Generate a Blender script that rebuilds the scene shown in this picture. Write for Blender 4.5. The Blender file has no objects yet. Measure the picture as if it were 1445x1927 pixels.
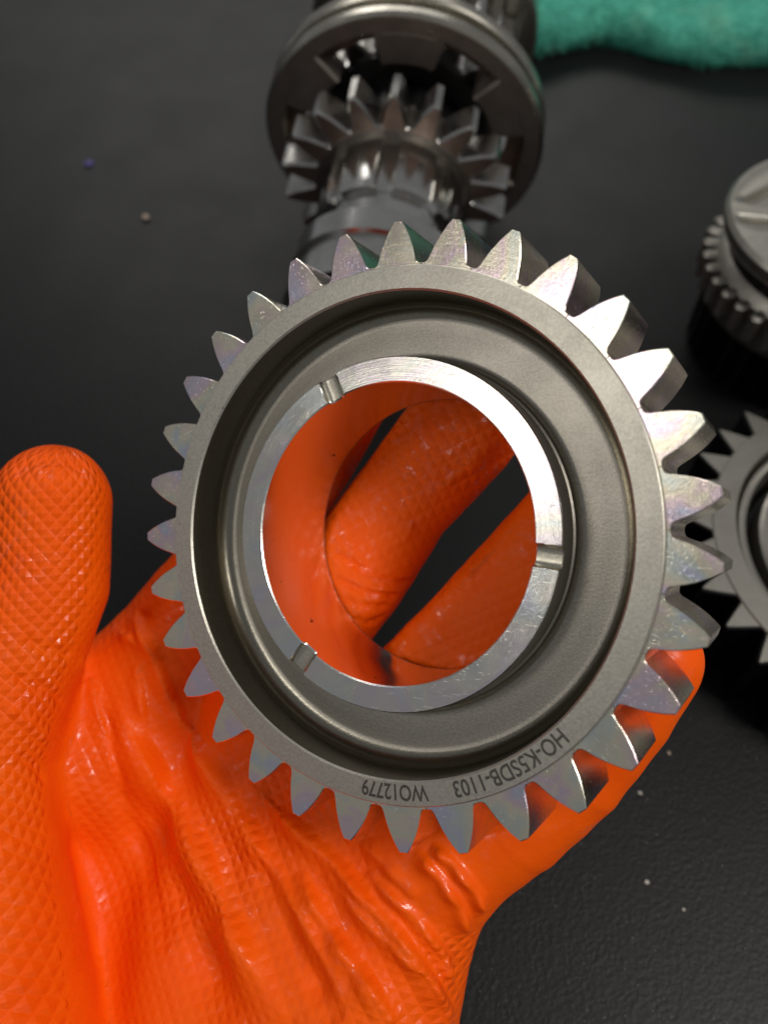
import bpy, bmesh, math, random
import numpy as np
from mathutils import Matrix, Vector

S = 0.001                      # everything below is measured in millimetres
rng = np.random.default_rng(7)
random.seed(7)
scene = bpy.context.scene
col = scene.collection

# ------------------------------------------------------------------ camera
CAM_H, PITCH, FPX = 205.0, math.radians(57.0), 1549.0
cX = np.array([1.0, 0, 0])
cU = np.array([0, math.sin(PITCH), math.cos(PITCH)])
cF = np.array([0, math.cos(PITCH), -math.sin(PITCH)])
cC = np.array([0, 0, CAM_H])
cam = bpy.data.cameras.new('camera')
cam_o = bpy.data.objects.new('camera', cam)
col.objects.link(cam_o)
cam_o.matrix_world = Matrix(((1, 0, 0, 0), (0, cU[1], -cF[1], 0), (0, cU[2], -cF[2], CAM_H * S), (0, 0, 0, 1)))
cam.sensor_fit = 'VERTICAL'
cam.sensor_height = 24.0
cam.lens = FPX / 1927.0 * 24.0
cam.clip_start, cam.clip_end = 0.005, 50
cam.dof.use_dof = True
cam.dof.focus_distance = 0.134
cam.dof.aperture_fstop = 9.5
scene.camera = cam_o

# ------------------------------------------------------------------ light
world = bpy.data.worlds.new('World')
scene.world = world
world.use_nodes = True
bg = world.node_tree.nodes['Background']
bg.inputs[0].default_value = (0.95, 0.97, 1.0, 1)
bg.inputs[1].default_value = 0.21


def area(name, loc, target, sx, sy, power, color):
    l = bpy.data.lights.new(name, 'AREA')
    l.shape = 'RECTANGLE'
    l.size, l.size_y, l.energy, l.color = sx, sy, power, color
    o = bpy.data.objects.new(name, l)
    col.objects.link(o)
    o.location = loc
    o.rotation_euler = (Vector(target) - Vector(loc)).to_track_quat('-Z', 'Y').to_euler()
    return o


area('ceiling_lamp_left', (-0.93, -0.27, 1.15), (0, 0.07, 0.1), 0.26, 0.48, 2.15, (1.0, 0.96, 0.90))
area('ceiling_lamp_right', (0.74, -0.22, 1.27), (0, 0.07, 0.1), 0.40, 0.60, 13.4, (1.0, 0.96, 0.90))
area('ceiling_lamp_far', (-0.1, 2.2, 1.45), (0, 0.4, 0.0), 1.8, 0.5, 13.0, (1.0, 0.97, 0.93))

scene.view_settings.view_transform = 'Standard'
scene.view_settings.look = 'None'
scene.view_settings.exposure = 0.0
scene.view_settings.gamma = 1.0
scene.cycles.max_bounces = 10
scene.cycles.sample_clamp_indirect = 6.0


# ------------------------------------------------------------------ helpers
def cam2w(p):
    p = np.asarray(p, float)
    return cC + p[..., 0:1] * cX - p[..., 1:2] * cU + p[..., 2:3] * cF


def px(u, v, d):
    """a measured picture point at a depth (mm) -> camera-frame millimetres (x right, y down, z away)"""
    return np.array([(u - 722.5) / FPX * d, (v - 963.5) / FPX * d, d])


def ray_table(u, v, h=0.0):
    d = px(u, v, 1.0)
    w = d[0] * cX - d[1] * cU + d[2] * cF
    s = (h - CAM_H) / w[2]
    return cC + w * s


class NT:
    def __init__(self, name):
        self.m = bpy.data.materials.new(name)
        self.m.use_nodes = True
        self.t = self.m.node_tree
        self.b = self.t.nodes['Principled BSDF']

    def n(self, typ, **kw):
        nd = self.t.nodes.new(typ)
        for k, v in kw.items():
            setattr(nd, k, v)
        return nd

    def l(self, a, b):
        self.t.links.new(a, b)

    def val(self, sock, v):
        if hasattr(v, 'is_linked') or hasattr(v, 'links'):
            self.l(v, sock)
        else:
            sock.default_value = v

    def math(self, op, a, b=0.0, c=0.0):
        nd = self.n('ShaderNodeMath', operation=op)
        self.val(nd.inputs[0], a)
        self.val(nd.inputs[1], b)
        self.val(nd.inputs[2], c)
        return nd.outputs[0]

    def noise(self, vec, scale, detail=4.0, rough=0.55, dist=0.0):
        nd = self.n('ShaderNodeTexNoise')
        if vec is not None:
            self.l(vec, nd.inputs['Vector'])
        nd.inputs['Scale'].default_value = scale
        nd.inputs['Detail'].default_value = detail
        nd.inputs['Roughness'].default_value = rough
        nd.inputs['Distortion'].default_value = dist
        return nd.outputs[0]

    def ramp(self, fac, stops, interp='LINEAR'):
        nd = self.n('ShaderNodeValToRGB')
        nd.color_ramp.interpolation = interp
        el = nd.color_ramp.elements
        while len(el) > 1:
            el.remove(el[-1])
        for i, (p, c) in enumerate(stops):
            e = el[0] if i == 0 else el.new(p)
            e.position = p
            e.color = (c[0], c[1], c[2], 1) if not isinstance(c, (int, float)) else (c, c, c, 1)
        self.val(nd.inputs[0], fac)
        return nd.outputs[0]

    def mix(self, fac, a, b, blend='MIX'):
        nd = self.n('ShaderNodeMix', data_type='RGBA', blend_type=blend)
        self.val(nd.inputs[0], fac)
        for s, v in ((nd.inputs[6], a), (nd.inputs[7], b)):
            if isinstance(v, tuple):
                s.default_value = (v[0], v[1], v[2], 1)
            else:
                self.l(v, s)
        return nd.outputs[2]

    def obj(self):
        return self.n('ShaderNodeTexCoord').outputs['Object']

    def mapping(self, vec, scale=(1, 1, 1), rot=(0, 0, 0), loc=None):
        nd = self.n('ShaderNodeMapping')
        self.l(vec, nd.inputs['Vector'])
        nd.inputs['Scale'].default_value = scale
        nd.inputs['Rotation'].default_value = rot
        if loc is not None:
            self.val(nd.inputs['Location'], loc)
        return nd.outputs[0]

    def polar(self, vec, kr, ka, kz):
        """(radius, angle, z) coordinates so that marks run round the axis"""
        s = self.n('ShaderNodeSeparateXYZ')
        self.l(vec, s.inputs[0])
        r = self.math('SQRT', self.math('ADD', self.math('MULTIPLY', s.outputs[0], s.outputs[0]),
                                        self.math('MULTIPLY', s.outputs[1], s.outputs[1])))
        a = self.math('ARCTAN2', s.outputs[1], s.outputs[0])
        c = self.n('ShaderNodeCombineXYZ')
        self.l(self.math('MULTIPLY', r, kr), c.inputs[0])
        self.l(self.math('MULTIPLY', a, ka), c.inputs[1])
        self.l(self.math('MULTIPLY', s.outputs[2], kz), c.inputs[2])
        return c.outputs[0]

    def bump(self, h, strength, dist, normal=None):
        nd = self.n('ShaderNodeBump')
        nd.inputs['Strength'].default_value = strength
        nd.inputs['Distance'].default_value = dist
        self.l(h, nd.inputs['Height'])
        if normal is not None:
            self.l(normal, nd.inputs['Normal'])
        return nd.outputs[0]

    def set(self, color=None, metallic=None, rough=None, normal=None, spec=None):
        for key, v in (('Base Color', color), ('Metallic', metallic), ('Roughness', rough), ('Normal', normal), ('Specular IOR Level', spec)):
            if v is None:
                continue
            if isinstance(v, tuple):
                self.b.inputs[key].default_value = (v[0], v[1], v[2], 1)
            else:
                self.val(self.b.inputs[key], v)
        return self.m


def mat_satin(name, base, r0, r1, tint=0.10, turned=0.0):
    t = NT(name)
    o = t.obj()
    n1 = t.noise(o, 120, 5)
    n2 = t.noise(o, 2600, 3)
    n3 = t.noise(t.polar(o, 5000, 3.0, 5000), 1.0, 3)
    c = t.mix(t.ramp(n1, [(0.3, 0.0), (0.75, 1.0)]), base, tuple(b * (1 - tint * 2.2) for b in base))
    c = t.mix(t.ramp(n2, [(0.35, 0.0), (0.7, 1.0)]), c, tuple(min(1, b * 1.18) for b in base))
    spots = t.ramp(t.noise(o, 420, 2), [(0.74, 0.0), (0.80, 1.0)])
    c = t.mix(t.math('MULTIPLY', spots, 0.55), c, tuple(b * 0.35 for b in base))
    r = t.math('MULTIPLY_ADD', n1, r1 - r0, r0)
    h = t.math('ADD', t.math('MULTIPLY', n2, 0.6), t.math('MULTIPLY', n3, turned))
    return t.set(c, 1.0, r, t.bump(h, 0.28, 0.00012))


def mat_polished(name, base, rough, turned, tintamt=0.25, pits=0.3, kang=3.0, bs=0.3, scratch=0.35, aniso=0.0):
    t = NT(name)
    o = t.obj()
    rnd = t.n('ShaderNodeObjectInfo').outputs['Random']
    sh = t.n('ShaderNodeCombineXYZ')
    t.l(t.math('MULTIPLY', rnd, 3.7), sh.inputs[0])
    t.l(t.math('MULTIPLY', rnd, 9.1), sh.inputs[1])
    add = t.n('ShaderNodeVectorMath', operation='ADD')
    t.l(o, add.inputs[0])
    t.l(sh.outputs[0], add.inputs[1])
    q = add.outputs[0]
    # oil-film tints
    f = t.noise(q, 90, 3, 0.5, 1.2)
    f = t.math('FRACT', t.math('MULTIPLY', f, 2.4))
    tint = t.ramp(f, [(0.0, (0.82, 0.58, 0.66)), (0.25, (0.86, 0.76, 0.52)), (0.5, (0.62, 0.70, 0.62)), (0.72, (0.58, 0.60, 0.82)), (1.0, (0.82, 0.58, 0.66))])
    c = t.mix(tintamt, base, tint)
    turn = t.noise(t.polar(o, 9000, kang, 9000), 1.0, 4, 0.6)
    fine = t.noise(q, 1500, 4, 0.65)
    scr = t.noise(t.mapping(q, (300, 5200, 300), (0, 0, 0.6)), 1.0, 2)
    scr = t.ramp(scr, [(0.66, 0.0), (0.72, 1.0)])
    pit = t.ramp(t.noise(q, 2300, 2), [(0.62, 0.0), (0.74, 1.0)])
    pitm = t.math('MULTIPLY', pit, t.ramp(t.noise(q, 140, 2), [(0.42, 0.0), (0.62, 1.0)]))
    h = t.math('ADD', t.math('MULTIPLY', turn, turned), t.math('MULTIPLY', fine, 0.5))
    h = t.math('ADD', h, t.math('MULTIPLY', scr, scratch))
    h = t.math('SUBTRACT', h, t.math('MULTIPLY', pitm, pits * 2))
    r = t.math('MULTIPLY_ADD', t.noise(q, 220, 4), 0.22, rough - 0.09)
    r = t.math('ADD', r, t.math('MULTIPLY', scr, 0.1))
    if aniso:
        tg = t.n('ShaderNodeTangent', direction_type='RADIAL', axis='Z')
        t.l(tg.outputs[0], t.b.inputs['Tangent'])
        t.b.inputs['Anisotropic'].default_value = aniso
    return t.set(c, 1.0, r, t.bump(h, bs, 0.00010))


def mat_bore():
    t = NT('polished_bore')
    o = t.obj()
    ax = t.noise(t.polar(o, 2500, 60.0, 200), 1.0, 3)
    fine = t.noise(o, 1800, 3)
    marks = t.ramp(t.noise(o, 330, 3, 0.6), [(0.71, 0.0), (0.735, 1.0)])
    c = t.mix(marks, (0.90, 0.87, 0.84), (0.12, 0.10, 0.08))
    h = t.math('ADD', t.math('MULTIPLY', ax, 0.5), t.math('MULTIPLY', fine, 0.4))
    return t.set(c, 1.0, 0.17, t.bump(h, 0.06, 0.0001))


def mat_dark_steel(name, base, rough):
    t = NT(name)
    o = t.obj()
    n1 = t.noise(o, 160, 4)
    turn = t.noise(t.polar(o, 3000, 3.0, 3000), 1.0, 3)
    c = t.mix(t.ramp(n1, [(0.3, 0.0), (0.7, 1.0)]), base, tuple(b * 0.7 for b in base))
    return t.set(c, 1.0, t.math('MULTIPLY_ADD', n1, 0.2, rough - 0.1), t.bump(t.math('ADD', turn, t.noise(o, 1500, 3)), 0.12, 0.0001))


def mat_table():
    t = NT('black_table')
    o = t.obj()
    n = t.noise(o, 1250, 4, 0.6, 0.4)
    v = t.n('ShaderNodeTexVoronoi')
    t.l(o, v.inputs['Vector'])
    v.inputs['Scale'].default_value = 880
    big = t.noise(o, 9, 3)
    c = t.mix(t.ramp(big, [(0.3, 0.0), (0.7, 1.0)]), (0.0055, 0.0055, 0.0058), (0.009, 0.009, 0.009))
    dust = t.ramp(t.noise(o, 700, 2), [(0.78, 0.0), (0.83, 1.0)])
    c = t.mix(t.math('MULTIPLY', dust, 0.12), c, (0.35, 0.33, 0.30))
    h = t.math('ADD', n, t.math('MULTIPLY', v.outputs['Distance'], 0.7))
    r = t.math('MULTIPLY_ADD', t.noise(o, 40, 4), 0.14, 0.36)
    return t.set(c, 0.0, r, t.bump(h, 0.26, 0.0003), 0.19)


def mat_glove():
    t = NT('orange_nitrile')
    at = t.n('ShaderNodeAttribute', attribute_name='grip')
    s = t.n('ShaderNodeSeparateXYZ')
    t.l(at.outputs['Vector'], s.inputs[0])
    o = t.obj()
    wob = t.noise(o, 160, 2)
    u = t.math('ADD', s.outputs[0], t.math('MULTIPLY', wob, 0.5))
    v = t.math('ADD', s.outputs[1], t.math('MULTIPLY', wob, 0.4))
    fu = t.math('ABSOLUTE', t.math('SUBTRACT', t.math('FRACT', u), 0.5))
    fv = t.math('ABSOLUTE', t.math('SUBTRACT', t.math('FRACT', v), 0.5))
    m = t.math('MAXIMUM', fu, fv)
    cone = t.math('SQRT', t.math('ADD', t.math('MULTIPLY', fu, fu), t.math('MULTIPLY', fv, fv)))
    m = t.math('ADD', t.math('MULTIPLY', m, 0.75), t.math('MULTIPLY', cone, 0.25))
    pyr = t.math('SMOOTH_MAX', t.math('SUBTRACT', 1.0, t.math('MULTIPLY', m, 2.1)), 0.0, 0.10)
    pyr = t.math('MULTIPLY', pyr, s.outputs[2])
    crinkle = t.noise(t.mapping(o, (1, 1, 1)), 420, 4, 0.6, 0.6)
    soft = t.noise(o, 1400, 3)
    n1 = t.bump(t.math('ADD', t.math('MULTIPLY', crinkle, 0.35), t.math('MULTIPLY', soft, 0.16)), 0.35, 0.0006)
    n2 = t.bump(pyr, 0.7, 0.0007, n1)
    c = t.mix(t.ramp(t.noise(o, 60, 3), [(0.3, 0.0), (0.7, 1.0)]), (0.93, 0.115, 0.002), (0.90, 0.092, 0.0015))
    wet = t.math('MULTIPLY', t.ramp(t.noise(o, 70, 3), [(0.44, 0.0), (0.58, 1.0)]), t.ramp(t.noise(o, 420, 3), [(0.5, 0.0), (0.6, 1.0)]))
    r = t.math('SUBTRACT', 0.48, t.math('MULTIPLY', wet, 0.32))
    sp = t.math('MULTIPLY_ADD', wet, 0.38, 0.15)
    return t.set(c, 0.0, r, n2, sp)


def mat_cloth():
    t = NT('green_towel')
    o = t.obj()
    n = t.noise(t.mapping(o, (300, 900, 500), (0, 0, 0.4)), 1.0, 5, 0.7, 0.5)
    b = t.noise(o, 45, 4)
    c = t.mix(t.ramp(n, [(0.3, 0.0), (0.7, 1.0)]), (0.035, 0.25, 0.18), (0.14, 0.60, 0.44))
    c = t.mix(t.math('MULTIPLY', t.ramp(b, [(0.55, 0.0), (0.75, 1.0)]), 0.6), c, (0.28, 0.58, 0.42))
    return t.set(c, 0.0, 0.95, t.bump(n, 0.8, 0.0015), 0.1)


def mat_plain(name, c, metallic=0.0, rough=0.5):
    t = NT(name)
    n = t.noise(t.obj(), 900, 3)
    return t.set(t.mix(n, c, tuple(x * 0.6 for x in c)), metallic, rough)


M = dict(
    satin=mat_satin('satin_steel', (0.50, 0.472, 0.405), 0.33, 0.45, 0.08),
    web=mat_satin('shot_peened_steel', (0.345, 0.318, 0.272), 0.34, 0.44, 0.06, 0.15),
    tooth=mat_polished('ground_tooth_steel', (0.66, 0.64, 0.62), 0.20, 0.5, 0.62, 0.45, 6.0, 0.26),
    hub=mat_polished('turned_hub_steel', (0.72, 0.71, 0.69), 0.16, 0.8, 0.26, 0.28, 1.0, 0.2, 0.22, 0.7),
    wall=mat_satin('smooth_recess_steel', (0.27, 0.25, 0.20), 0.20, 0.28, 0.06),  # base also darkened to stand in for the wall's dark reflections
    notch=mat_satin('notch_steel', (0.48, 0.45, 0.37), 0.25, 0.4, 0.1),
    bore=mat_bore(),
    ink=mat_plain('laser_mark', (0.13, 0.115, 0.10), 0.8, 0.5),
    dark=mat_dark_steel('oiled_dark_steel', (0.27, 0.24, 0.21), 0.42),
    plate=mat_dark_steel('oily_plate_steel', (0.38, 0.33, 0.29), 0.5),
    brown=mat_dark_steel('brown_end_steel', (0.40, 0.30, 0.25), 0.45),
    flank=mat_dark_steel('oily_flank_steel', (0.50, 0.49, 0.46), 0.22),
    taupe=mat_dark_steel('taupe_steel', (0.50, 0.475, 0.42), 0.42),
    rimlit=mat_dark_steel('lit_rim_steel', (0.50, 0.475, 0.41), 0.28),  # paler base puts the lit look of the rims into the colour
    bright=mat_dark_steel('bright_journal_steel', (0.62, 0.61, 0.58), 0.16),
    grey=mat_dark_steel('grey_phosphate_steel', (0.37, 0.35, 0.31), 0.45),
    black=mat_dark_steel('shade_black_steel', (0.06, 0.06, 0.06), 0.35),  # near-black base stands in for shade low down and between gear parts
    table=mat_table(), glove=mat_glove(), cloth=mat_cloth(),
)


def mk(name, verts, faces, mats, parent=None, smooth=30.0, mi=None):
    me = bpy.data.meshes.new(name)
    me.from_pydata((np.asarray(verts, float) * S).tolist(), [], [tuple(int(i) for i in f) for f in faces])
    for m in (mats if isinstance(mats, (list, tuple)) else [mats]):
        me.materials.append(m)
    if mi is not None:
        me.polygons.foreach_set('material_index', np.asarray(mi, dtype=np.int32))
    if smooth:
        me.shade_smooth()
        me.set_sharp_from_angle(angle=math.radians(smooth))
    me.update()
    o = bpy.data.objects.new(name, me)
    col.objects.link(o)
    if parent is not None:
        o.parent = parent
    return o


def inst(name, src, parent, mat4):
    o = bpy.data.objects.new(name, src.data)
    col.objects.link(o)
    o.parent = parent
    o.matrix_local = mat4
    return o


def thing(name, label, cat, mw, group=None):
    o = bpy.data.objects.new(name, None)
    o.empty_display_size = 0.01
    col.objects.link(o)
    o.matrix_world = mw
    return tag(o, label, cat, group)


def tag(o, label, cat=None, group=None):
    o['label'] = label
    if cat:
        o['category'] = cat
    if group:
        o['group'] = group
    return o


def lathe(prof, n=192, close=True, zf=None):
    """revolve a closed (r, z) loop round Z; faces run outward for a counter-clockwise loop in (r,z)"""
    prof = np.asarray(prof, float)
    k = len(prof)
    a = np.linspace(0, 2 * np.pi, n, endpoint=False)
    V = np.zeros((n, k, 3))
    V[:, :, 0] = np.cos(a)[:, None] * prof[None, :, 0]
    V[:, :, 1] = np.sin(a)[:, None] * prof[None, :, 0]
    V[:, :, 2] = prof[None, :, 1]
    if zf is not None:
        V[:, :, 2] += zf(V)
    kk = k if close else k - 1
    F = []
    for i in range(n):
        j = (i + 1) % n
        for q in range(kk):
            p = (q + 1) % k
            F.append((i * k + q, j * k + q, j * k + p, i * k + p))
    return V.reshape(-1, 3), F


def prism(poly, z0, z1, bev0=0.0, bev1=0.0):
    """extrude a 2-D polygon (counter-clockwise) from z0 to z1 with small bevelled end edges"""
    P = np.asarray(poly, float)
    n = len(P)
    d1 = P - np.roll(P, 1, 0)
    d2 = np.roll(P, -1, 0) - P
    nn = np.stack([d1[:, 1] + d2[:, 1], -(d1[:, 0] + d2[:, 0])], 1)
    nn /= np.linalg.norm(nn, axis=1)[:, None] + 1e-9
    rings = []
    if bev0:
        rings.append(np.c_[P - nn * bev0, np.full(n, z0)])
        rings.append(np.c_[P, np.full(n, z0 + bev0)])
    else:
        rings.append(np.c_[P, np.full(n, z0)])
    if bev1:
        rings.append(np.c_[P, np.full(n, z1 - bev1)])
        rings.append(np.c_[P - nn * bev1, np.full(n, z1)])
    else:
        rings.append(np.c_[P, np.full(n, z1)])
    F = []
    for r in range(len(rings) - 1):
        for i in range(n):
            j = (i + 1) % n
            F.append((r * n + i, r * n + j, (r + 1) * n + j, (r + 1) * n + i))
    F.append(tuple(reversed(range(n))))
    F.append(tuple((len(rings) - 1) * n + i for i in range(n)))
    return np.vstack(rings), F


def tooth_poly(side, rbase):
    """side: list of (radius, half angle deg) from root to tip; tooth points along +X"""
    pts = [(rbase, -side[0][1])] + [(r, -a) for r, a in side] + [(r, a) for r, a in reversed(side)] + [(rbase, side[0][1])]
    return [(r * math.cos(math.radians(a)), r * math.sin(math.radians(a))) for r, a in pts]


def rotz(a):
    return Matrix.Rotation(a, 4, 'Z')


# ------------------------------------------------------------------ table
v = [(-900, -500, 0), (900, -500, 0), (900, 1500, 0), (-900, 1500, 0), (-900, -500, -30), (900, -500, -30), (900, 1500, -30), (-900, 1500, -30)]
o = mk('table_top', v, [(0, 1, 2, 3), (7, 6, 5, 4), (0, 4, 5, 1), (1, 5, 6, 2), (2, 6, 7, 3), (3, 7, 4, 0)], M['table'], smooth=0)
o['kind'] = 'structure'
o['label'] = 'black textured workbench top under everything'

# ------------------------------------------------------------------ the held gear
GR = np.array([[0.8910581856248447, -0.008056048334445412, 0.4538175954237484],
               [-0.003558476358590956, 0.9996877553183229, 0.024733158161027186],
               [-0.4538751448107345, -0.02365358222016521, 0.8907512901877767]])
GT = np.array([0.34387699856661474, 3.411479660529686, 131.1635430840447])
B = np.stack([cX, -cU, cF], 1)
GRw = B @ GR
GTw = cam2w(GT)
gm = Matrix([[*GRw[0], GTw[0] * S], [*GRw[1], GTw[1] * S], [*GRw[2], GTw[2] * S], [0, 0, 0, 1]])
gear = thing('held_gear', 'large bright steel spur gear held up in the orange gloved hand', 'gear', gm)
# gear frame: x right, y down in the picture, z away from the viewer; angle 0 = up, clockwise
FW = 15.4
z0 = -0.93


def arc(cx, cz, r, a0, a1, n):
    return [(cx + r * math.cos(math.radians(a)), cz + r * math.sin(math.radians(a))) for a in np.linspace(a0, a1, n)]


# rim: flat proud ring, wall down to the web
prof = [(43.1, FW), (43.1, 0.15), (42.62, 0.1), (42.55, z0 + 0.16), (42.38, z0), (38.85, z0), (38.55, z0 + 0.28), (38.42, 3.0), (38.36, 7.0), (38.3, 9.5), (38.3, FW)]
V, F = lathe(prof[::-1], 288)
Va = np.asarray(V)
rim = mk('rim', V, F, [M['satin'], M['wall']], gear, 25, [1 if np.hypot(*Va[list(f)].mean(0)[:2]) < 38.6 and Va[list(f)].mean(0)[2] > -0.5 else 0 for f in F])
# web with hollow fillets on the front side
prof = [(38.45, 4.6)] + arc(35.3, 5.0, 3.08, 2, 90, 12) + [(33.5, 8.0), (31.4, 8.0)] + arc(30.3, 6.4, 1.6, 82, 178, 9) + [(28.3, 6.2), (28.3, 13.5), (38.45, 13.5)]
V, F = lathe(prof, 288)
Va = np.asarray(V)
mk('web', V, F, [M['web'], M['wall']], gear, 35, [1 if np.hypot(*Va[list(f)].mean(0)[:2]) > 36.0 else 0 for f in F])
# hub with three oil notches across its polished face
NOTCH = [math.radians(a) for a in (-23.6, 96.9, -143.4)]   # clockwise from up


def notch_z(Vv):
    ang = np.arctan2(Vv[..., 0], -Vv[..., 1])
    r = np.hypot(Vv[..., 0], Vv[..., 1])
    dz = np.zeros(r.shape)
    for a0 in NOTCH:
        da = (ang - a0 + np.pi) % (2 * np.pi) - np.pi
        d = r * np.sin(np.clip(da, -1.2, 1.2))
        w = 1.72
        dep = np.where(np.abs(d) < w, 1.05 * np.sqrt(np.clip(1 - (np.abs(d) / w) ** 3.2, 0, 1)), 0)
        dz = np.maximum(dz, np.where(np.abs(da) < 1.0, dep, 0))
    return np.where(Vv[..., 2] < 1.0, dz, 0.0)


zh = 0.2
rr = np.linspace(24.42, 28.22, 7)
prof = [(24.55, 21.4), (24.2, 14.0), (24.2, 8.0), (24.2, 1.6), (24.2, zh + 0.22)] + [(r, zh) for r in rr] + [(28.38, zh + 0.2), (28.38, 2.0), (28.38, 9.0), (28.38, 21.4), (28.0, 21.6), (24.5, 21.6)]
V, F = lathe(prof[::-1], 1080, zf=notch_z)
Va = np.asarray(V)
mi = []
for f in F:
    c = Va[list(f)].mean(0)
    r = math.hypot(c[0], c[1])
    a = math.atan2(c[0], -c[1])
    near = min(abs(r * math.sin(max(-1.2, min(1.2, (a - q + math.pi) % (2 * math.pi) - math.pi)))) for q in NOTCH)
    if r < 24.4 and c[2] > 0.35:
        mi.append(1)
    elif c[2] < zh + 1.3 and 24.25 < r < 28.33 and near < 1.74:
        mi.append(2)
    elif c[2] > 1.2:
        mi.append(3)
    else:
        mi.append(0)
mk('hub', V, F, [M['hub'], M['bore'], M['notch'], M['web']], gear, 32, mi)
# 31 teeth
SIDE = [(43.14, 5.80), (43.17, 5.15), (43.38, 4.62), (43.85, 4.28), (44.6, 3.95), (45.6, 3.52), (46.6, 3.02), (47.6, 2.45), (48.6, 1.82), (49.35, 1.28), (49.8, 0.93), (50.0, 0.76)]
V, F = prism(tooth_poly(SIDE, 42.2), 0.0, FW, 0.14, 0.3)
PH = 0.032246399569870646
for k in range(31):
    a = PH + k * 2 * math.pi / 31 - math.pi / 2
    if k == 0:
        t0 = mk('tooth', V, F, M['tooth'], gear, 28)
        t0.matrix_local = rotz(a)
    else:
        inst('tooth', t0, gear, rotz(a))


def ring_text(name, txt, a_start, a_end, rmid, height, z):
    cu = bpy.data.curves.new(name, 'FONT')
    cu.body = txt
    cu.size = 1.0
    cu.offset = 0.016
    cu.resolution_u = 4
    tmp = bpy.data.objects.new('tmp', cu)
    col.objects.link(tmp)
    bpy.context.view_layer.update()
    dg = bpy.context.evaluated_depsgraph_get()
    me = bpy.data.meshes.new_from_object(tmp.evaluated_get(dg))
    bpy.data.objects.remove(tmp)
    bm = bmesh.new()
    bm.from_mesh(me)
    bmesh.ops.subdivide_edges(bm, edges=[e for e in bm.edges if e.calc_length() > 0.25], cuts=2)
    co = np.array([v.co[:] for v in bm.verts])
    x0, x1 = co[:, 0].min(), co[:, 0].max()
    y0, y1 = 0.0, 0.72
    for v in bm.verts:
        a = a_start + (v.co.x - x0) / (x1 - x0) * (a_end - a_start)
        r = rmid + ((v.co.y - y0) / (y1 - y0) - 0.5) * height
        v.co = Vector((r * math.sin(a) * S, -r * math.cos(a) * S, z * S))
    bm.to_mesh(me)
    bm.free()
    me.materials.clear()
    me.materials.append(M['ink'])
    o = bpy.data.objects.new(name, me)
    col.objects.link(o)
    o.parent = rim
    return o


R_ = math.radians
o = ring_text('part_number', 'HO-K5SDB-1103', R_(134.3), R_(162.4), 40.45, 2.5, z0 - 0.015)
o['label'] = 'dark laser-marked part number HO-K5SDB-1103 on the flat ring'
o = ring_text('serial_number', 'WO12779', R_(168.6), R_(184.9), 40.45, 2.5, z0 - 0.015)
o['label'] = 'dark laser-marked number WO12779 on the flat ring'


# ------------------------------------------------------------------ the gloved hand (one continuous surface)
def chain(lst):
    return [(px(u, v, d), r) for u, v, d, r in lst]


INDEX = chain([(300, 1300, 184, 14), (320, 1228, 183, 13.8), (432, 1080, 179, 12), (588, 838, 175, 10.4), (690, 655, 166, 9.6), (730, 600, 163, 9)])
MIDDLE = chain([(520, 1290, 171, 12.5), (587, 1180, 169, 11.3), (672, 1072, 168, 11.0), (758, 943, 165, 10.3), (866, 812, 160.5, 11.2), (975, 660, 152, 9.8), (1003, 622, 150, 9.2)])
RING = chain([(740, 1420, 162, 12.5), (806, 1305, 160.5, 12.4), (900, 1195, 157, 11.0), (961, 1123, 155.5, 10.6), (1075, 1000, 149, 10), (1135, 915, 143, 9.5)])
PINKY = chain([(850, 1590, 153, 12.5), (960, 1530, 148, 11), (1070, 1435, 143.5, 10.1), (1163, 1322, 139, 9.4), (1218, 1246, 136, 8.9)])
THUMB = chain([(100, 945, 163, 11.2), (86, 1100, 163, 12), (28, 1240, 161, 12.5), (-40, 1420, 158, 14), (-75, 1620, 155, 19), (-85, 1950, 150, 25), (-60, 2250, 146, 28)])
PALM = [chain([(300, 1320, 184, 14), (250, 1600, 188, 17), (230, 2050, 182, 22), (230, 2250, 170, 24)]),
        chain([(510, 1370, 176, 14), (430, 1650, 175, 18), (380, 2050, 168, 24), (380, 2250, 166, 26)]),
        chain([(690, 1480, 166, 14), (590, 1700, 166, 18), (520, 2050, 162, 24), (520, 2250, 160, 26)]),
        chain([(815, 1585, 157, 13), (745, 1750, 157, 15), (690, 1900, 155, 17.5), (650, 2080, 153, 22), (640, 2250, 152, 24)]),
        chain([(70, 1330, 174, 9), (200, 1290, 180, 10), (290, 1270, 183, 11)]),
        chain([(30, 1430, 172, 13), (260, 1440, 182, 15)]), chain([(20, 1700, 174, 18), (300, 1750, 188, 18)]), chain([(-20, 1950, 172, 22), (400, 2000, 180, 22)])]


def d_chain(P, ch):
    d = np.full(len(P), 1e9)
    for (a, ra), (b, rb) in zip(ch[:-1], ch[1:]):
        ab = b - a
        t = np.clip(((P - a) @ ab) / (ab @ ab), 0, 1)
        d = np.minimum(d, np.linalg.norm(P - a - t[:, None] * ab, axis=1) - (ra + t * (rb - ra)))
    return d


def smin(a, b, k):
    h = np.clip(k - np.abs(a - b), 0, None) / k
    return np.minimum(a, b) - h * h * h * k / 6.0


def smax(a, b, k):
    return -smin(-a, -b, k)


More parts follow.
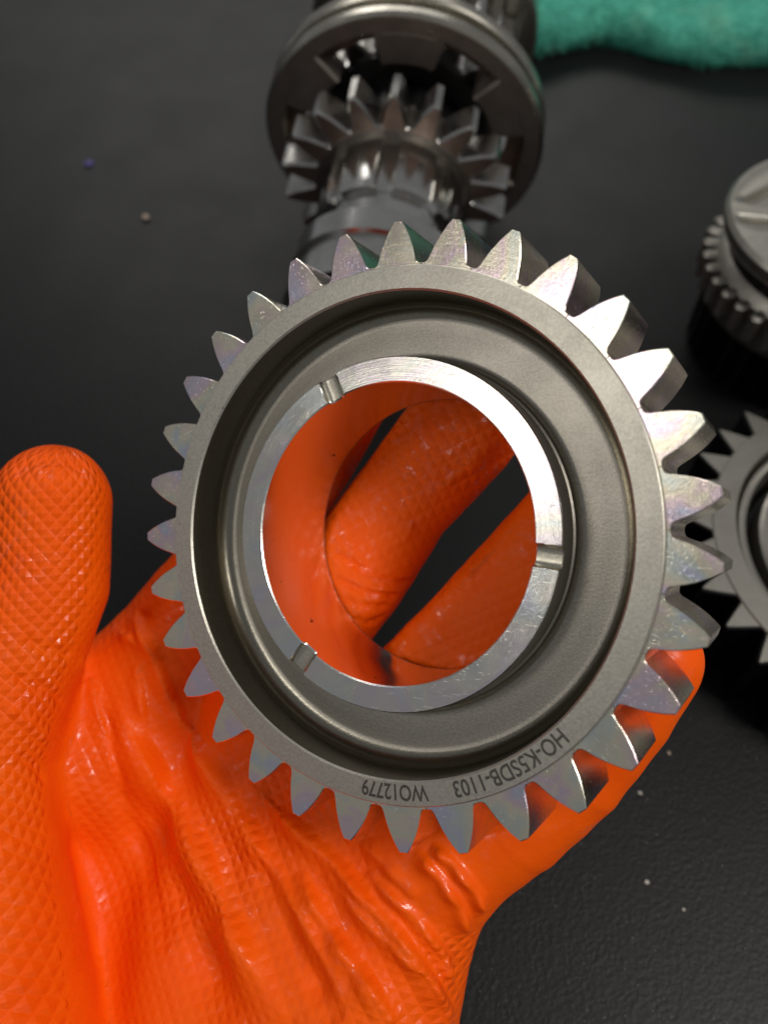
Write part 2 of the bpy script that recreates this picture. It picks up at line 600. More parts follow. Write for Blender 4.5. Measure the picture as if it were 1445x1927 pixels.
def sdf(P, carve=True):
    palm = d_chain(P, PALM[0])
    for c in PALM[1:]:
        palm = smin(palm, d_chain(P, c), 14)
    fing = d_chain(P, INDEX)
    for c in (MIDDLE, RING, PINKY):
        fing = smin(fing, d_chain(P, c), 2.0)
    d = smin(palm, fing, 9)
    d = smin(d, d_chain(P, THUMB), 7)
    if carve:      # the glove is pressed flat where the gear lies on it
        L = (P - GT) @ GR
        r = np.hypot(L[:, 0], L[:, 1])
        cyl = np.maximum(r - 50.6, L[:, 2] - (FW + 0.25))
        hub = np.maximum(r - 28.8, L[:, 2] - 21.9)
        d = smax(d, -np.minimum(cyl, hub), 4.0)
    return d


def sdf_grad(P, e=0.15):
    g = np.zeros(P.shape)
    for q in ((1, -1, -1), (-1, -1, 1), (-1, 1, -1), (1, 1, 1)):
        q = np.array(q, float)
        g += q * sdf(P + q * e)[:, None]
    return g / (np.linalg.norm(g, axis=1)[:, None] + 1e-9)


def surface_nets(lo, hi, h):
    ns = [int(math.ceil((hi[i] - lo[i]) / h)) + 1 for i in range(3)]
    ax = [lo[i] + h * np.arange(ns[i]) for i in range(3)]
    G = np.stack(np.meshgrid(*ax, indexing='ij'), -1).reshape(-1, 3)
    D = np.concatenate([sdf(G[i:i + 400000]) for i in range(0, len(G), 400000)]).reshape(ns)
    ins = D < 0
    cnt = np.zeros([n - 1 for n in ns], int)
    corners = [(i, j, k) for i in (0, 1) for j in (0, 1) for k in (0, 1)]

    def sl(A, c):
        return A[c[0]:A.shape[0] - 1 + c[0], c[1]:A.shape[1] - 1 + c[1], c[2]:A.shape[2] - 1 + c[2]]
    for c in corners:
        cnt += sl(ins, c)
    act = (cnt > 0) & (cnt < 8)
    idx = np.full(act.shape, -1, int)
    idx[act] = np.arange(act.sum())
    acc = np.zeros((act.sum(), 3))
    num = np.zeros(act.sum())
    cell = np.argwhere(act)
    for a_ in range(8):
        for b_ in range(a_ + 1, 8):
            ca, cb = np.array(corners[a_]), np.array(corners[b_])
            if np.abs(ca - cb).sum() != 1:
                continue
            da = sl(D, corners[a_])[act]
            db = sl(D, corners[b_])[act]
            x = (da < 0) != (db < 0)
            t = np.where(x, da / np.where(x, da - db, 1), 0)
            acc += np.where(x[:, None], ca + t[:, None] * (cb - ca), 0)
            num += x
    P = np.array(lo) + h * (cell + acc / num[:, None])
    faces = []
    for axis in range(3):
        o1, o2 = [(1, 2), (2, 0), (0, 1)][axis]
        A = np.take(ins, range(ns[axis] - 1), axis)
        Bv = np.take(ins, range(1, ns[axis]), axis)
        e = np.argwhere(A != Bv)
        e = e[(e[:, o1] > 0) & (e[:, o2] > 0) & (e[:, o1] < ns[o1] - 1) & (e[:, o2] < ns[o2] - 1)]
        s = A[e[:, 0], e[:, 1], e[:, 2]]
        u1 = np.zeros(3, int)
        u1[o1] = 1
        u2 = np.zeros(3, int)
        u2[o2] = 1
        q = np.stack([idx[tuple((e - u1 - u2).T)], idx[tuple((e - u2).T)], idx[tuple(e.T)], idx[tuple((e - u1).T)]], 1)
        q[~s] = q[~s][:, ::-1]
        faces.append(q)
    return P, np.vstack(faces)


def subdiv(P, F):
    """split each quad in four"""
    n = len(P)
    E = np.stack([F, np.roll(F, -1, 1)], -1).reshape(-1, 2)
    Es = np.sort(E, 1)
    key = Es[:, 0].astype(np.int64) * n + Es[:, 1]
    uq, first, inv = np.unique(key, return_index=True, return_inverse=True)
    mid = P[Es[first]].mean(1)
    cen = P[F].mean(1)
    m = len(uq)
    ei = (n + inv).reshape(-1, 4)
    ci = n + m + np.arange(len(F))
    out = [np.stack([F[:, k], ei[:, k], ci, ei[:, (k + 3) % 4]], 1) for k in range(4)]
    return np.vstack([P, mid, cen]), np.vstack(out)


def project(P, it=3):
    for _ in range(it):
        d = sdf(P)
        P = P - sdf_grad(P) * d[:, None] * 0.9
    return P


def trace(u, v):
    d = 95.0
    r = px(u, v, 1.0)
    nr = np.linalg.norm(r)
    for _ in range(70):
        s = sdf((r * d)[None])[0]
        if s < 0.02:
            break
        d += max(0.05, s / nr * 0.9)
        if d > 260:
            break
    return r * d


HP, HF = surface_nets((-112, -22, 112), (72, 124, 214), 1.75)
HP = project(HP, 2)
HP, HF = subdiv(HP, HF)
HP = project(HP, 1)
HP, HF = subdiv(HP, HF)


def vnormals(P, F):
    fn = np.cross(P[F[:, 2]] - P[F[:, 0]], P[F[:, 3]] - P[F[:, 1]])
    N = np.zeros(P.shape)
    for k in range(4):
        for i in range(3):
            N[:, i] += np.bincount(F[:, k], fn[:, i], len(P))
    return N / (np.linalg.norm(N, axis=1)[:, None] + 1e-12)


HN = vnormals(HP, HF)
dd0 = sdf(HP)
if np.mean(sdf(HP[::50] + HN[::50] * 0.5) - dd0[::50]) < 0:
    HN = -HN
    HF = HF[:, ::-1]
HP = HP - HN * (dd0 * 0.9)[:, None]

FOLDS = [  # picture points traced onto the glove, height mm, width mm
    ([(217, 1320), (283, 1445), (368, 1576), (427, 1694), (473, 1800), (540, 1930)], 2.3, 5.0),
    ([(330, 1330), (400, 1450), (470, 1560), (540, 1680), (610, 1800), (670, 1930)], 1.5, 3.6),
    ([(460, 1464), (559, 1556), (631, 1622), (697, 1694), (756, 1760), (809, 1839), (850, 1930)], 1.5, 2.4),
    ([(560, 1640), (631, 1760), (690, 1846), (743, 1930)], 1.5, 3.0),
    ([(610, 1640), (710, 1750), (789, 1826), (828, 1892)], 1.1, 2.0),
    ([(690, 1640), (770, 1710), (830, 1790), (850, 1860)], 1.2, 1.9),
    ([(782, 1600), (828, 1646), (868, 1708), (878, 1760)], 1.3, 1.6),
    ([(809, 1592), (855, 1622), (900, 1681), (908, 1720)], 1.4, 1.5),
    ([(640, 1560), (720, 1620), (790, 1690)], 0.8, 1.4),
    ([(250, 1480), (310, 1620), (370, 1760), (430, 1930)], -1.4, 4.5),
    ([(480, 1600), (540, 1720), (600, 1850), (640, 1930)], -1.1, 2.6),
    ([(20, 900), (60, 872), (120, 868), (165, 890)], -0.5, 1.6),
    ([(190, 1330), (215, 1450), (260, 1600), (320, 1800)], -1.0, 2.4),
    ([(205, 1150), (245, 1200), (262, 1280), (275, 1380)], 1.1, 1.7),
    ([(235, 1120), (270, 1160), (300, 1230)], -0.9, 1.1),
    ([(255, 1150), (290, 1230), (330, 1330), (400, 1440)], 1.2, 2.2),
    ([(150, 1235), (180, 1300), (200, 1400), (225, 1500)], 1.1, 2.0),
    ([(613, 1016), (660, 1018), (720, 1010), (780, 985)], 0.9, 1.6),
    ([(613, 1030), (677, 1070), (740, 1096), (780, 1090)], -0.7, 0.9),
    ([(616, 1062), (690, 1098), (765, 1106)], 0.6, 1.0),
    ([(625, 1085), (696, 1116), (750, 1122)], -0.7, 0.8),
    ([(640, 1125), (696, 1142), (735, 1140)], -0.5, 0.8),
    ([(655, 1160), (700, 1172), (725, 1160)], -0.5, 0.8),
    ([(735, 1215), (800, 1235), (880, 1255)], 0.7, 1.0),
    ([(745, 1240), (800, 1262), (850, 1272)], -0.6, 0.7),
    ([(880, 1080), (930, 1060), (985, 1010)], 0.7, 2.0),
    ([(730, 960), (800, 910), (880, 870), (930, 830)], 0.6, 2.2),
    ([(20, 1270), (70, 1290), (125, 1330)], -0.6, 1.0),
    ([(10, 1330), (60, 1360), (95, 1400)], 0.5, 1.2),
    ([(40, 1200), (100, 1225), (140, 1230)], -0.45, 0.9),
    ([(30, 1420), (70, 1440), (90, 1480)], -0.4, 1.0),
]
disp = np.zeros(len(HP))
SHARP = -1.0
for pts, amp, w in FOLDS:
    T = [trace(u, v) for u, v in pts]
    # curved path through the points
    T = np.array(T)
    tt = np.linspace(0, len(T) - 1, 6 * (len(T) - 1) + 1)
    path = []
    for t in tt:
        i = min(int(t), len(T) - 2)
        f = t - i
        p0, p1, p2, p3 = T[max(i - 1, 0)], T[i], T[i + 1], T[min(i + 2, len(T) - 1)]
        path.append(0.5 * ((2 * p1) + (-p0 + p2) * f + (2 * p0 - 5 * p1 + 4 * p2 - p3) * f * f + (-p0 + 3 * p1 - 3 * p2 + p3) * f ** 3))
    path = np.array(path)
    lo_, hi_ = path.min(0) - 3 * w, path.max(0) + 3 * w
    sel = np.where(((HP > lo_) & (HP < hi_)).all(1))[0]
    if not len(sel):
        continue
    Q = HP[sel]
    best = np.full(len(sel), 1e9)
    along = np.zeros(len(sel))
    sgn = np.zeros(len(sel))
    for i in range(len(path) - 1):
        ab = path[i + 1] - path[i]
        t = np.clip(((Q - path[i]) @ ab) / (ab @ ab + 1e-12), 0, 1)
        dd = np.linalg.norm(Q - path[i] - t[:, None] * ab, axis=1)
        nb = dd < best
        best[nb] = dd[nb]
        along[nb] = (i + t[nb]) / (len(path) - 1)
        sgn[nb] = (np.cross(ab, HN[sel[nb]]) * (Q[nb] - path[i])).sum(1)
    fade = np.clip(np.minimum(along, 1 - along) / 0.18, 0, 1)
    wob = 1 + 0.25 * np.sin(along * 23 + amp * 7)
    disp[sel] += (1.6 if w > 2.1 else 1.15) * amp * wob * fade * np.exp(-(best / np.where(sgn * SHARP > 0, w * (0.42 if amp > 0.8 else 1.0), w)) ** 2)


def vnoise(P, scale, seed):
    r = np.random.default_rng(seed)
    k = r.normal(size=(10, 3))
    k /= np.linalg.norm(k, axis=1)[:, None]
    ph = r.uniform(0, 6.28, 10)
    fr = r.uniform(0.6, 1.7, 10) * scale
    return np.sin((P @ k.T) * fr + ph).mean(1) * 2.0


# loose-glove wobble
disp += 0.28 * vnoise(HP, 0.22, 3) + 0.12 * vnoise(HP, 0.6, 4)
Lg = (HP - GT) @ GR
rg = np.hypot(Lg[:, 0], Lg[:, 1])
inside = (rg < 51.5) & (Lg[:, 2] < FW + 2.5) | ((rg < 29.5) & (Lg[:, 2] < 24))
disp = np.where(inside, np.minimum(disp, 0.0), disp)
HPd = HP + HN * disp[:, None]

# grip-pattern coordinates (cell units) and strength, per vertex
PITCH_G = 2.05
dT = d_chain(HP, THUMB)
others = np.minimum.reduce([d_chain(HP, c) for c in PALM + [INDEX, MIDDLE, RING, PINKY]])
is_t = dT < others
grip = np.zeros((len(HP), 3))
ca, sa = math.cos(R_(62)), math.sin(R_(62))
Xp, Yp = HP[:, 0], HP[:, 1]
grip[:, 0] = (Xp * ca + Yp * sa) / PITCH_G
grip[:, 1] = (-Xp * sa + Yp * ca) / PITCH_G
# thumb: round one straight axis
a = px(112, 900, 163)
b = px(-75, 1700, 156)
n = (b - a) / np.linalg.norm(b - a)
tv = (HP - a) @ n
q = HP - a - tv[:, None] * n
side = np.cross(n, np.array([0, 0, 1.0]))
side /= np.linalg.norm(side)
fr = np.cross(side, n)
tu = np.arctan2(q @ side, -(q @ fr) + 0.001) * 12.5
if np.median((q @ fr)[is_t & (HN[:, 2] < -0.8)]) > 0:
    tu = np.arctan2(q @ side, q @ fr) * 12.5
c2, s2 = math.cos(R_(33)), math.sin(R_(33))
grip[is_t, 0] = ((tu * c2 + tv * s2) / PITCH_G)[is_t]
grip[is_t, 1] = ((-tu * s2 + tv * c2) / PITCH_G)[is_t]
front = np.clip((-HN[:, 2] + 0.05) / 0.35, 0, 1)
mask = np.where(is_t, 1.0, 0.85) * front
dP = d_chain(HP, PINKY)
dI = np.minimum(d_chain(HP, MIDDLE), d_chain(HP, RING))
mask *= np.where(is_t, 1, np.clip((dP - 0.5) / 4.0, 0.04, 1))
mask *= np.clip(np.abs(dT - others) / 3.0, 0, 1)
mask *= np.where(is_t, 1, np.clip(dI / 3.0, 0.8, 1))
patch = np.clip(0.55 + 0.9 * vnoise(HP, 0.11, 11), 0.3, 1)
mask *= np.where(is_t, 1.0, patch)
# side of the thumb that turns to the palm is plain
mask *= np.where(is_t & (np.abs(tu) > 15), 0.35, 1.0)
grip[:, 2] = mask

HW = cam2w(HPd)
hand_root = HW.mean(0)
me = bpy.data.meshes.new('gloved_hand')
me.vertices.add(len(HW))
me.vertices.foreach_set('co', (HW * S).ravel())
me.loops.add(HF.size)
me.polygons.add(len(HF))
me.loops.foreach_set('vertex_index', HF.ravel().astype(np.int32))
me.polygons.foreach_set('loop_start', np.arange(0, HF.size, 4, dtype=np.int32))
me.update(calc_edges=True)
me.validate()
at = me.attributes.new('grip', 'FLOAT_VECTOR', 'POINT')
at.data.foreach_set('vector', grip.ravel())
me.materials.append(M['glove'])
me.shade_smooth()
hand = bpy.data.objects.new('gloved_hand', me)
col.objects.link(hand)
tag(hand, 'left hand in an orange textured rubber glove, palm up, gripping the large gear', 'hand')

# ------------------------------------------------------------------ shaft assembly lying behind
SR = 45.0
yaw, tilt = R_(8.5), R_(-9)
ax = np.array([math.sin(yaw) * math.cos(tilt), math.cos(yaw) * math.cos(tilt), -math.sin(tilt)])
d0 = px(757, 290, SR * FPX / 258.0)
c0 = cam2w(d0)
c0[2] = SR + 0.4
xl = np.cross(ax, np.array([0, 0, 1.0]))
xl /= np.linalg.norm(xl)
yl = np.cross(ax, xl)                    # points down
sm = Matrix([[xl[0], yl[0], ax[0], c0[0] * S], [xl[1], yl[1], ax[1], c0[1] * S], [xl[2], yl[2], ax[2], c0[2] * S], [0, 0, 0, 1]])
shaft = thing('gear_shaft', 'dark steel transmission shaft with slotted sleeve and pinion lying behind the held gear', 'shaft', sm)


def up_ang(a):      # clockwise from up in this frame -> standard angle
    return a - math.pi / 2


# slotted sleeve: outer grooved ring + plate with six pockets
prof = [(38.5, 11.5), (38.5, 0.6), (39, 0), (44.0, 0), (45.0, 0.8), (45.0, 3.0), (44.3, 3.8), (42.4, 4.2), (42.4, 7.0), (44.3, 7.4), (45.0, 8.2), (45.0, 10.8), (44.3, 11.5)]
V, F = lathe(prof[::-1], 192)
sleeve = mk('sleeve', V, F, M['rimlit'], shaft, 30)
prof = [(39.3, 3), (39.3, -0.25), (43.8, -0.25), (43.8, 3)]
V, F = lathe(prof[::-1], 192)
mk('sleeve_face', V, F, M['plate'], sleeve, 30)
tong = []
for k in range(6):
    a0 = up_ang(R_(3 + 60 * k))
    hw = R_(15.5)
    pts = [(29.0 * math.cos(t), 29.0 * math.sin(t)) for t in np.linspace(a0 - hw, a0 + hw, 7)]
    hw2 = R_(16.0)
    pts = pts[::-1] + [(39.6 * math.cos(t), 39.6 * math.sin(t)) for t in np.linspace(a0 - hw2, a0 + hw2, 7)]
    V, F = prism(pts, -0.2, 9.0, 0.7, 0.3)
    mk('dog', V, F, M['plate'], sleeve, 30)
V, F = lathe([(33.0, 7.0), (39.0, 7.0), (39.0, 9.5), (33.0, 9.5)], 144)
mk('pocket_floor', V, F, M['brown'], sleeve, 30)
V, F = lathe([(10, -11.5), (20.0, -11.5), (20.0, 6), (26.5, 8), (26.5, 30), (10, 30)], 96)
synchro = mk('synchro_hub', V, F, M['black'], shaft, 30)
# backing gear seen through the pockets
sd = [(27.0, 9.9), (27.4, 8.6), (29, 7.2), (31.5, 5.2), (33.5, 3.2), (34.6, 1.8), (35.0, 1.4)]
V, F = prism(tooth_poly(sd, 25.5), 9.0, 26.0, 0.8, 0.8)
for k in range(18):
    a = up_ang(R_(7 + 20 * k))
    if k == 0:
        tb = mk('synchro_tooth', V, F, M['bright'], synchro, 30)
        tb.matrix_local = rotz(a)
    else:
        inst('synchro_tooth', tb, synchro, rotz(a))
# pinion
V, F = lathe([(16, -21.2), (24.3, -21.2), (25.2, -20.4), (25.2, -11), (16, -11)], 144)
pinion = mk('pinion', V, F, M['dark'], shaft, 30)
sd = [(25.2, 9.95), (25.4, 9.2), (26.2, 8.3), (27.6, 7.3), (29.4, 6.1), (31.4, 5.0), (33.4, 3.5), (35.0, 2.2), (35.6, 1.6)]
V, F = prism(tooth_poly(sd, 24.0), -21.0, -11.5, 0.7, 0.7)
pin = None
for k in range(18):
    a = up_ang(R_(1.0 + 20 * k))
    if k == 0:
        pin = mk('pinion_tooth', V, F, [M['flank'], M['brown']], pinion, 32, [0] * (len(F) - 2) + [1, 1])
        pin.matrix_local = rotz(a)
    else:
        inst('pinion_tooth', pin, pinion, rotz(a))



# splined snout
def spl(Vv):
    return np.zeros(Vv.shape[:-1])


n = 240
prof = np.array([(14, -21.0), (14, -39), (20.8, -39), (22.0, -37.6), (22.0, -23), (21.4, -21.6), (21.4, -21.0)])
V, F = lathe(prof, n)
V = np.asarray(V)
ang = np.arctan2(V[:, 1], V[:, 0])
r = np.hypot(V[:, 0], V[:, 1])
g = np.abs(((ang * 8 / (2 * np.pi)) % 1) - 0.5)
rn = np.where((r > 17) & (g > 0.36), r - 2.0, r)
V[:, 0] *= rn / r
V[:, 1] *= rn / r
mk('splined_collar', V, F, M['bright'], shaft, 30)
V, F = lathe([(6, -38), (6, -56), (14.6, -56), (15.2, -55), (15.2, -45), (18.5, -41), (18.5, -38)], 128)
mk('journal', V, F, M['bright'], shaft, 30)
V, F = lathe([(6, -50), (6, -72), (24, -72), (25.5, -70.5), (25.5, -64), (23.8, -63), (23.8, -60), (25.5, -59), (25.5, -51.5), (24, -50)], 128)
mk('bearing', V, F, M['bright'], shaft, 30)
# far end
V, F = lathe([(10, 29.5), (26.8, 29.5), (26.8, 56), (10, 56)], 96)
cluster = mk('cluster_gear', V, F, M['dark'], shaft, 30)
sd = [(27.0, 8.9), (27.2, 8.0), (28.5, 6.6), (30.5, 4.6), (32, 3.0), (32.6, 2.2)]
V, F = prism(tooth_poly(sd, 25.5), 30.0, 52.0, 0.8, 0.8)
for k in range(20):
    a = up_ang(R_(3 + 18 * k))
    if k == 0:
        tf = mk('cluster_tooth', V, F, M['bright'], cluster, 30)
        tf.matrix_local = rotz(a)
    else:
        inst('cluster_tooth', tf, cluster, rotz(a))
V, F = lathe([(10, 53), (38.2, 53), (39.4, 54), (39.4, 62), (38.2, 63), (10, 63)], 160)
mk('thrust_disc', V, F, M['rimlit'], shaft, 30)
V, F = lathe([(0.01, 50), (15, 50), (15, 108), (14, 110), (0.01, 110)], 96)
mk('shaft_core', V, F, M['bright'], shaft, 30)


# ------------------------------------------------------------------ gear lying flat at the right edge
def flat(x, y, z=0.0, rot=0.0):
    return Matrix.Translation((x * S, y * S, z * S)) @ rotz(rot)


g2 = thing('flat_gear', 'grey steel gear lying flat on the bench behind the right teeth of the held gear', 'gear', flat(129.2, 106.6), 'loose gears on the bench')
sd = [(44.9, 5.98), (44.95, 5.4), (45.3, 4.85), (46.2, 4.2), (47.5, 3.4), (49, 2.5), (50.5, 1.6), (51.8, 0.8), (52.3, 0.5)]
V, F = prism(tooth_poly(sd, 43.8), 0.3, 24.6, 0.2, 0.5)
aT = math.atan2(0, 1)
ph2 = None
q = ray_table(1357, 808.5, 25.0)
ph2 = math.atan2(q[1] - 106.6, q[0] - 129.2)
for k in range(30):
    a = ph2 + k * 2 * math.pi / 30
    if k == 0:
        tg = mk('tooth', V, F, [M['black'], M['grey']], g2, 30, [0] * (len(F) - 2) + [1, 1])  # flanks blackened as painted shade, end faces keep the grey
        tg.matrix_local = rotz(a)
    else:
        inst('tooth', tg, g2, rotz(a))
V, F = lathe([(38.6, 0.5), (44.9, 0.5), (44.9, 24.6), (44.6, 24.9), (38.9, 24.9), (38.6, 24.5)], 160)
mk('rim', V, F, M['grey'], g2, 30)
V, F = lathe([(34.5, 2), (38.7, 2), (38.7, 19), (38.2, 20.2), (37.2, 22.2), (36.4, 22.4), (35.4, 22.0), (34.5, 19)], 160)
mk('step_ring', V, F, M['grey'], g2, 30)
V, F = lathe([(20, 0.6), (34.8, 0.6), (34.8, 9), (33.2, 9.5), (33.0, 10), (20, 10)], 128)
mk('recess_floor', V, F, M['black'], g2, 30)  # black floor puts the recess shade into the colour
V, F = lathe([(17, 1), (31.4, 1), (31.4, 20.6), (30.4, 21.2), (18, 21.2), (17, 20)], 128)
mk('hub', V, F, M['grey'], g2, 30)

# ------------------------------------------------------------------ small stacked gear, upper right
g3 = thing('dog_gear', 'small grey gear with slotted disc top standing near the green cloth', 'gear', flat(134.5, 200.5), 'loose gears on the bench')
V, F = lathe([(12, 43), (30.5, 43), (33.4, 45), (34.3, 47), (34.3, 49.6), (33.2, 51), (13, 51), (12, 50)], 160)
V = np.asarray(V)
disc_top = mk('disc_top', V, F, M['taupe'], g3, 35)
cutters = []
V, F = lathe([(12, 20), (29.5, 20), (29.5, 44), (12, 44)], 96)
mk('neck', V, F, M['black'], g3, 30)
V, F = lathe([(12, 21), (31.5, 21), (32.4, 23), (32.4, 35), (31.0, 37), (29, 38.4), (12, 38.4)], 128)
dog_ring = mk('dog_ring', V, F, M['grey'], g3, 30)
q = ray_table(1323, 451, 35.0)
ph3 = math.atan2(q[1] - 200.5, q[0] - 134.5)
pts = [(31.0, -1.75), (34.6, -1.75), (35.8, -1.2), (36.3, 0), (35.8, 1.2), (34.6, 1.75), (31.0, 1.75)]
V, F = prism(pts, 26.5, 35.6, 0.3, 0.9)
for k in range(36):
    a = ph3 + k * 2 * math.pi / 36
    if k == 0:
        td = mk('dog_tooth', V, F, M['taupe'], dog_ring, 40)
        td.matrix_local = rotz(a)
    else:
        inst('dog_tooth', td, dog_ring, rotz(a))
sd = [(27.0, 5.98), (27.2, 5.2), (28.3, 4.0), (29.5, 2.6), (30.6, 1.1), (30.8, 0.9)]
V, F = prism(tooth_poly(sd, 25.5), 0.3, 22.0, 0.3, 0.4)
for k in range(30):
    a = ph3 + 0.04 + k * 2 * math.pi / 30
    if k == 0:
        ts = mk('gear_tooth', V, F, M['black'], g3, 30)  # black tone paints the shadow below the dog teeth
        ts.matrix_local = rotz(a)
    else:
        inst('gear_tooth', ts, g3, rotz(a))
V, F = lathe([(12, 0.4), (27.1, 0.4), (27.1, 21.8), (12, 21.8)], 128)
mk('gear_core', V, F, M['black'], g3, 30)  # core carries the same painted shadow as its teeth
# raised rounded pads with dark slots between them on the disc top
for (ua, va, ub, vb, w) in ((1403, 412, 1500, 420, 2.0), (1410, 376, 1500, 330, 2.2)):
    p, q = ray_table(ua, va, 51.0), ray_table(ub, vb, 51.0)
    d = (q - p)[:2]
    L = np.linalg.norm(d)
    d /= L
    nrm = np.array([-d[1], d[0]])
    c = p[:2] - np.array([134.5, 200.5])
    pts = []
    for t in np.linspace(-90, 90, 9):
        pts.append(c - d * w * math.cos(R_(t)) - nrm * w * math.sin(R_(t)))
    L = min(L, 22)
    for t in np.linspace(-90, 90, 9):
        pts.append(c + d * L + d * w * math.cos(R_(t)) + nrm * w * math.sin(R_(t)))
    pts = pts[::-1]
    A = 0.5 * sum(pts[i][0] * pts[(i + 1) % len(pts)][1] - pts[(i + 1) % len(pts)][0] * pts[i][1] for i in range(len(pts)))
    if A < 0:
        pts = pts[::-1]
    V, F = prism(pts, 47.5, 54.0, 0.0, 0.0)
    cutters.append(mk('slot_cutter', V, F, M['dark'], g3, 30))
for c in cutters:
    b = disc_top.modifiers.new('slot', 'BOOLEAN')
    b.object, b.operation, b.solver = c, 'DIFFERENCE', 'EXACT'
bpy.context.view_layer.update()
new = bpy.data.meshes.new_from_object(disc_top.evaluated_get(bpy.context.evaluated_depsgraph_get()))
disc_top.modifiers.clear()
disc_top.data = new
for c in cutters:
    bpy.data.objects.remove(c)

# ------------------------------------------------------------------ green towel
edge = [(940, 116), (1005, 119), (1050, 112), (1100, 98), (1132, 94), (1180, 106), (1240, 126), (1330, 141), (1445, 140), (1560, 134), (1700, 120)]
E3 = np.array([ray_table(u, v) for u, v in edge])
nu, nv = 220, 110
uu = np.linspace(0, len(E3) - 1, nu)
Eu = np.stack([np.interp(uu, range(len(E3)), E3[:, i]) for i in range(2)], 1)
ker = np.ones(9) / 9
for i in range(2):
    Eu[4:-4, i] = np.convolve(Eu[:, i], ker, 'valid')
V = []
for i in range(nu):
    for j in range(nv):
        t = j / (nv - 1)
        # across: front roll, top, back
        w = t * 190.0
        roll = 15.0
        if w < roll * 1.9:
            a = w / (roll * 1.9) * math.pi * 0.62
            y, z = roll * (0.55 - math.cos(a)) + 6.0, roll * (0.62 + 0.0) - roll * math.cos(a + 0.9) * 1.0
            y = 7.0 - 9.0 * math.sin(min(a * 1.6, math.pi)) + w * 0.25
            z = 22.0 * (1 - math.cos(min(1.0, w / (roll * 1.9)) * math.pi)) / 2
        else:
            y, z = 7.0 + w * 0.25 + (w - roll * 1.9) * 0.75, 22.0
        V.append((Eu[i, 0], Eu[i, 1] + y, z))
V = np.array(V)
lump = vnoise(V * [1, 1, 0.2], 0.05, 21) * 5.0 + vnoise(V * [1, 1, 0.2], 0.16, 22) * 1.8 + vnoise(V, 0.5, 23) * 0.5
k = np.clip(V[:, 2] / 14.0, 0, 1)
V[:, 2] += lump * k
V[:, 1] += vnoise(V, 0.12, 25) * 1.5 * np.clip(V[:, 2] / 6, 0, 1)
V[:, 2] = np.maximum(V[:, 2], 0.3)
F = [(i * nv + j, (i + 1) * nv + j, (i + 1) * nv + j + 1, i * nv + j + 1) for i in range(nu - 1) for j in range(nv - 1)]
towel = mk('towel', V, F, M['cloth'], None, 180)
so = towel.modifiers.new('thick', 'SOLIDIFY')
so.thickness = 0.0025
so.offset = -1
tag(towel, 'crumpled green microfibre towel at the back right of the bench', 'towel')
# nap: short fibres
Fv = np.array(F)
fi = rng.choice(len(Fv), 16000)
cen = V[Fv[fi]].mean(1) + rng.normal(0, 0.5, (16000, 3))
nrm = np.cross(V[Fv[fi, 1]] - V[Fv[fi, 0]], V[Fv[fi, 3]] - V[Fv[fi, 0]])
nrm /= np.linalg.norm(nrm, axis=1)[:, None] + 1e-9
dr = nrm + rng.normal(0, 0.7, (16000, 3))
dr /= np.linalg.norm(dr, axis=1)[:, None]
sd_ = np.cross(dr, rng.normal(size=(16000, 3)))
sd_ /= np.linalg.norm(sd_, axis=1)[:, None]
Ln = rng.uniform(1.2, 3.0, (16000, 1))
pv = np.stack([cen - sd_ * 0.16, cen + sd_ * 0.16, cen + dr * Ln], 1).reshape(-1, 3)
pv[:, 2] = np.maximum(pv[:, 2], 0.2)
nap = mk('nap', pv, [(3 * i, 3 * i + 1, 3 * i + 2) for i in range(16000)], M['cloth'], towel, 0)
nap['kind'] = 'stuff'


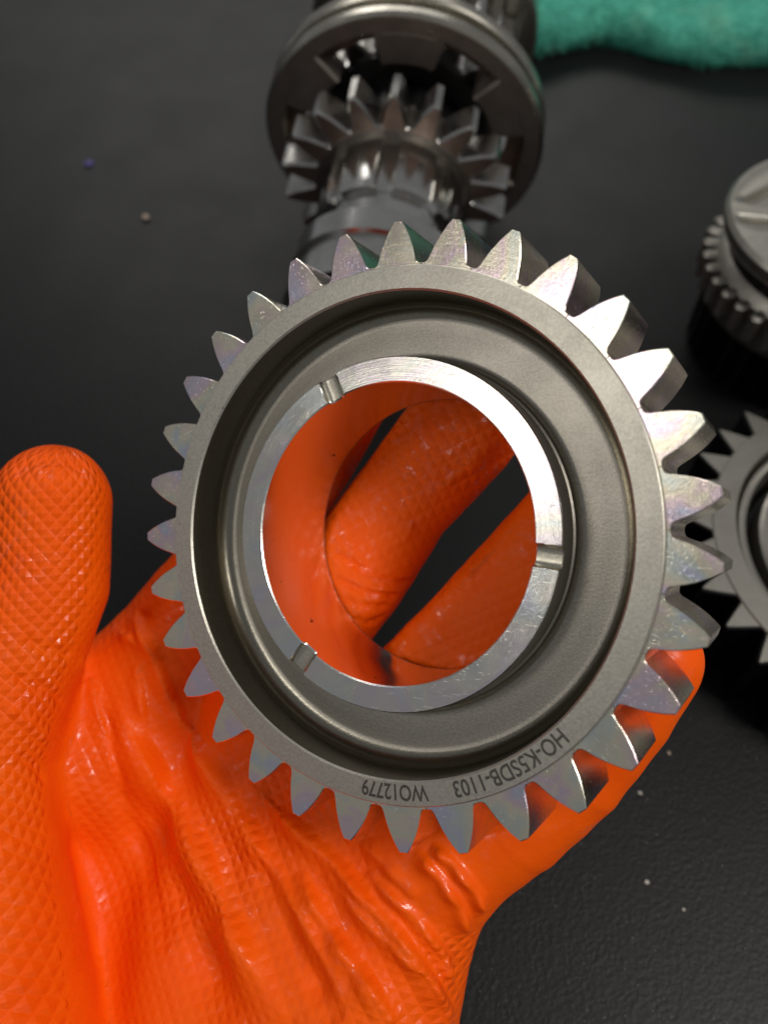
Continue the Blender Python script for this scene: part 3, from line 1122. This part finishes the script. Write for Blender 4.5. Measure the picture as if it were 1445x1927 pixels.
# ------------------------------------------------------------------ crumbs on the bench
def crumb(name, u, v, size, mat, label, cat, seed):
    c = ray_table(u, v)
    bm = bmesh.new()
    bmesh.ops.create_icosphere(bm, subdivisions=2, radius=1.0)
    r = random.Random(seed)
    for q in bm.verts:
        s = 0.75 + 0.5 * r.random()
        q.co = Vector((q.co.x * size[0] * s, q.co.y * size[1] * s, q.co.z * size[2] * s)) * S
    me = bpy.data.meshes.new(name)
    bm.to_mesh(me)
    bm.free()
    me.materials.append(mat)
    me.shade_smooth()
    ob = bpy.data.objects.new(name, me)
    col.objects.link(ob)
    ob.location = (c[0] * S, c[1] * S, size[2] * 0.8 * S)
    ob.rotation_euler[2] = r.random() * 3
    return tag(ob, label, cat)


violet = mat_plain('violet_lint', (0.09, 0.07, 0.28))
tan = mat_plain('tan_grit', (0.42, 0.33, 0.26))
pale = mat_plain('pale_grit', (0.55, 0.52, 0.47))
crumb('lint_speck', 168, 310, (1.9, 1.6, 0.7), violet, 'tiny violet lint speck on the bench at upper left', 'lint', 1)
crumb('grit_speck', 275, 412, (1.3, 1.5, 0.9), tan, 'tiny tan grit speck on the bench left of the shaft', 'grit', 2)
crumb('grit_speck', 1216, 1660, (0.45, 0.6, 0.3), pale, 'pale grit speck on the bench below the lower right teeth', 'grit', 3)
crumb('grit_speck', 1257, 1418, (0.6, 0.4, 0.3), tan, 'tan grit crumb on the bench close to the smallest finger', 'grit', 4)
crumb('grit_speck', 1203, 1493, (0.45, 0.55, 0.35), pale, 'pale oval grit crumb on the bench just off the smallest finger', 'grit', 5)
crumb('grit_speck', 1285, 1712, (0.4, 0.35, 0.25), pale, 'small pale grit speck lowest on the bench at lower right', 'grit', 6)
# scattered dust
dv, df = [], []
for i in range(260):
    u, v = random.uniform(900, 1445), random.uniform(1300, 1927)
    if random.random() < 0.35:
        u, v = random.uniform(0, 1445), random.uniform(120, 1300)
    c = ray_table(u, v)
    s = random.uniform(0.05, 0.15)
    b0 = len(dv)
    for k in range(4):
        a = k * math.pi / 2 + random.random()
        dv.append((c[0] + s * math.cos(a), c[1] + s * math.sin(a), 0.06))
    dv.append((c[0], c[1], 0.06 + s))
    df += [(b0, b0 + 1, b0 + 4), (b0 + 1, b0 + 2, b0 + 4), (b0 + 2, b0 + 3, b0 + 4), (b0 + 3, b0, b0 + 4)]
dust = mk('bench_dust', dv, df, pale, None, 0)
dust['kind'] = 'stuff'
tag(dust, 'fine pale dust scattered over the black bench top', 'dust')
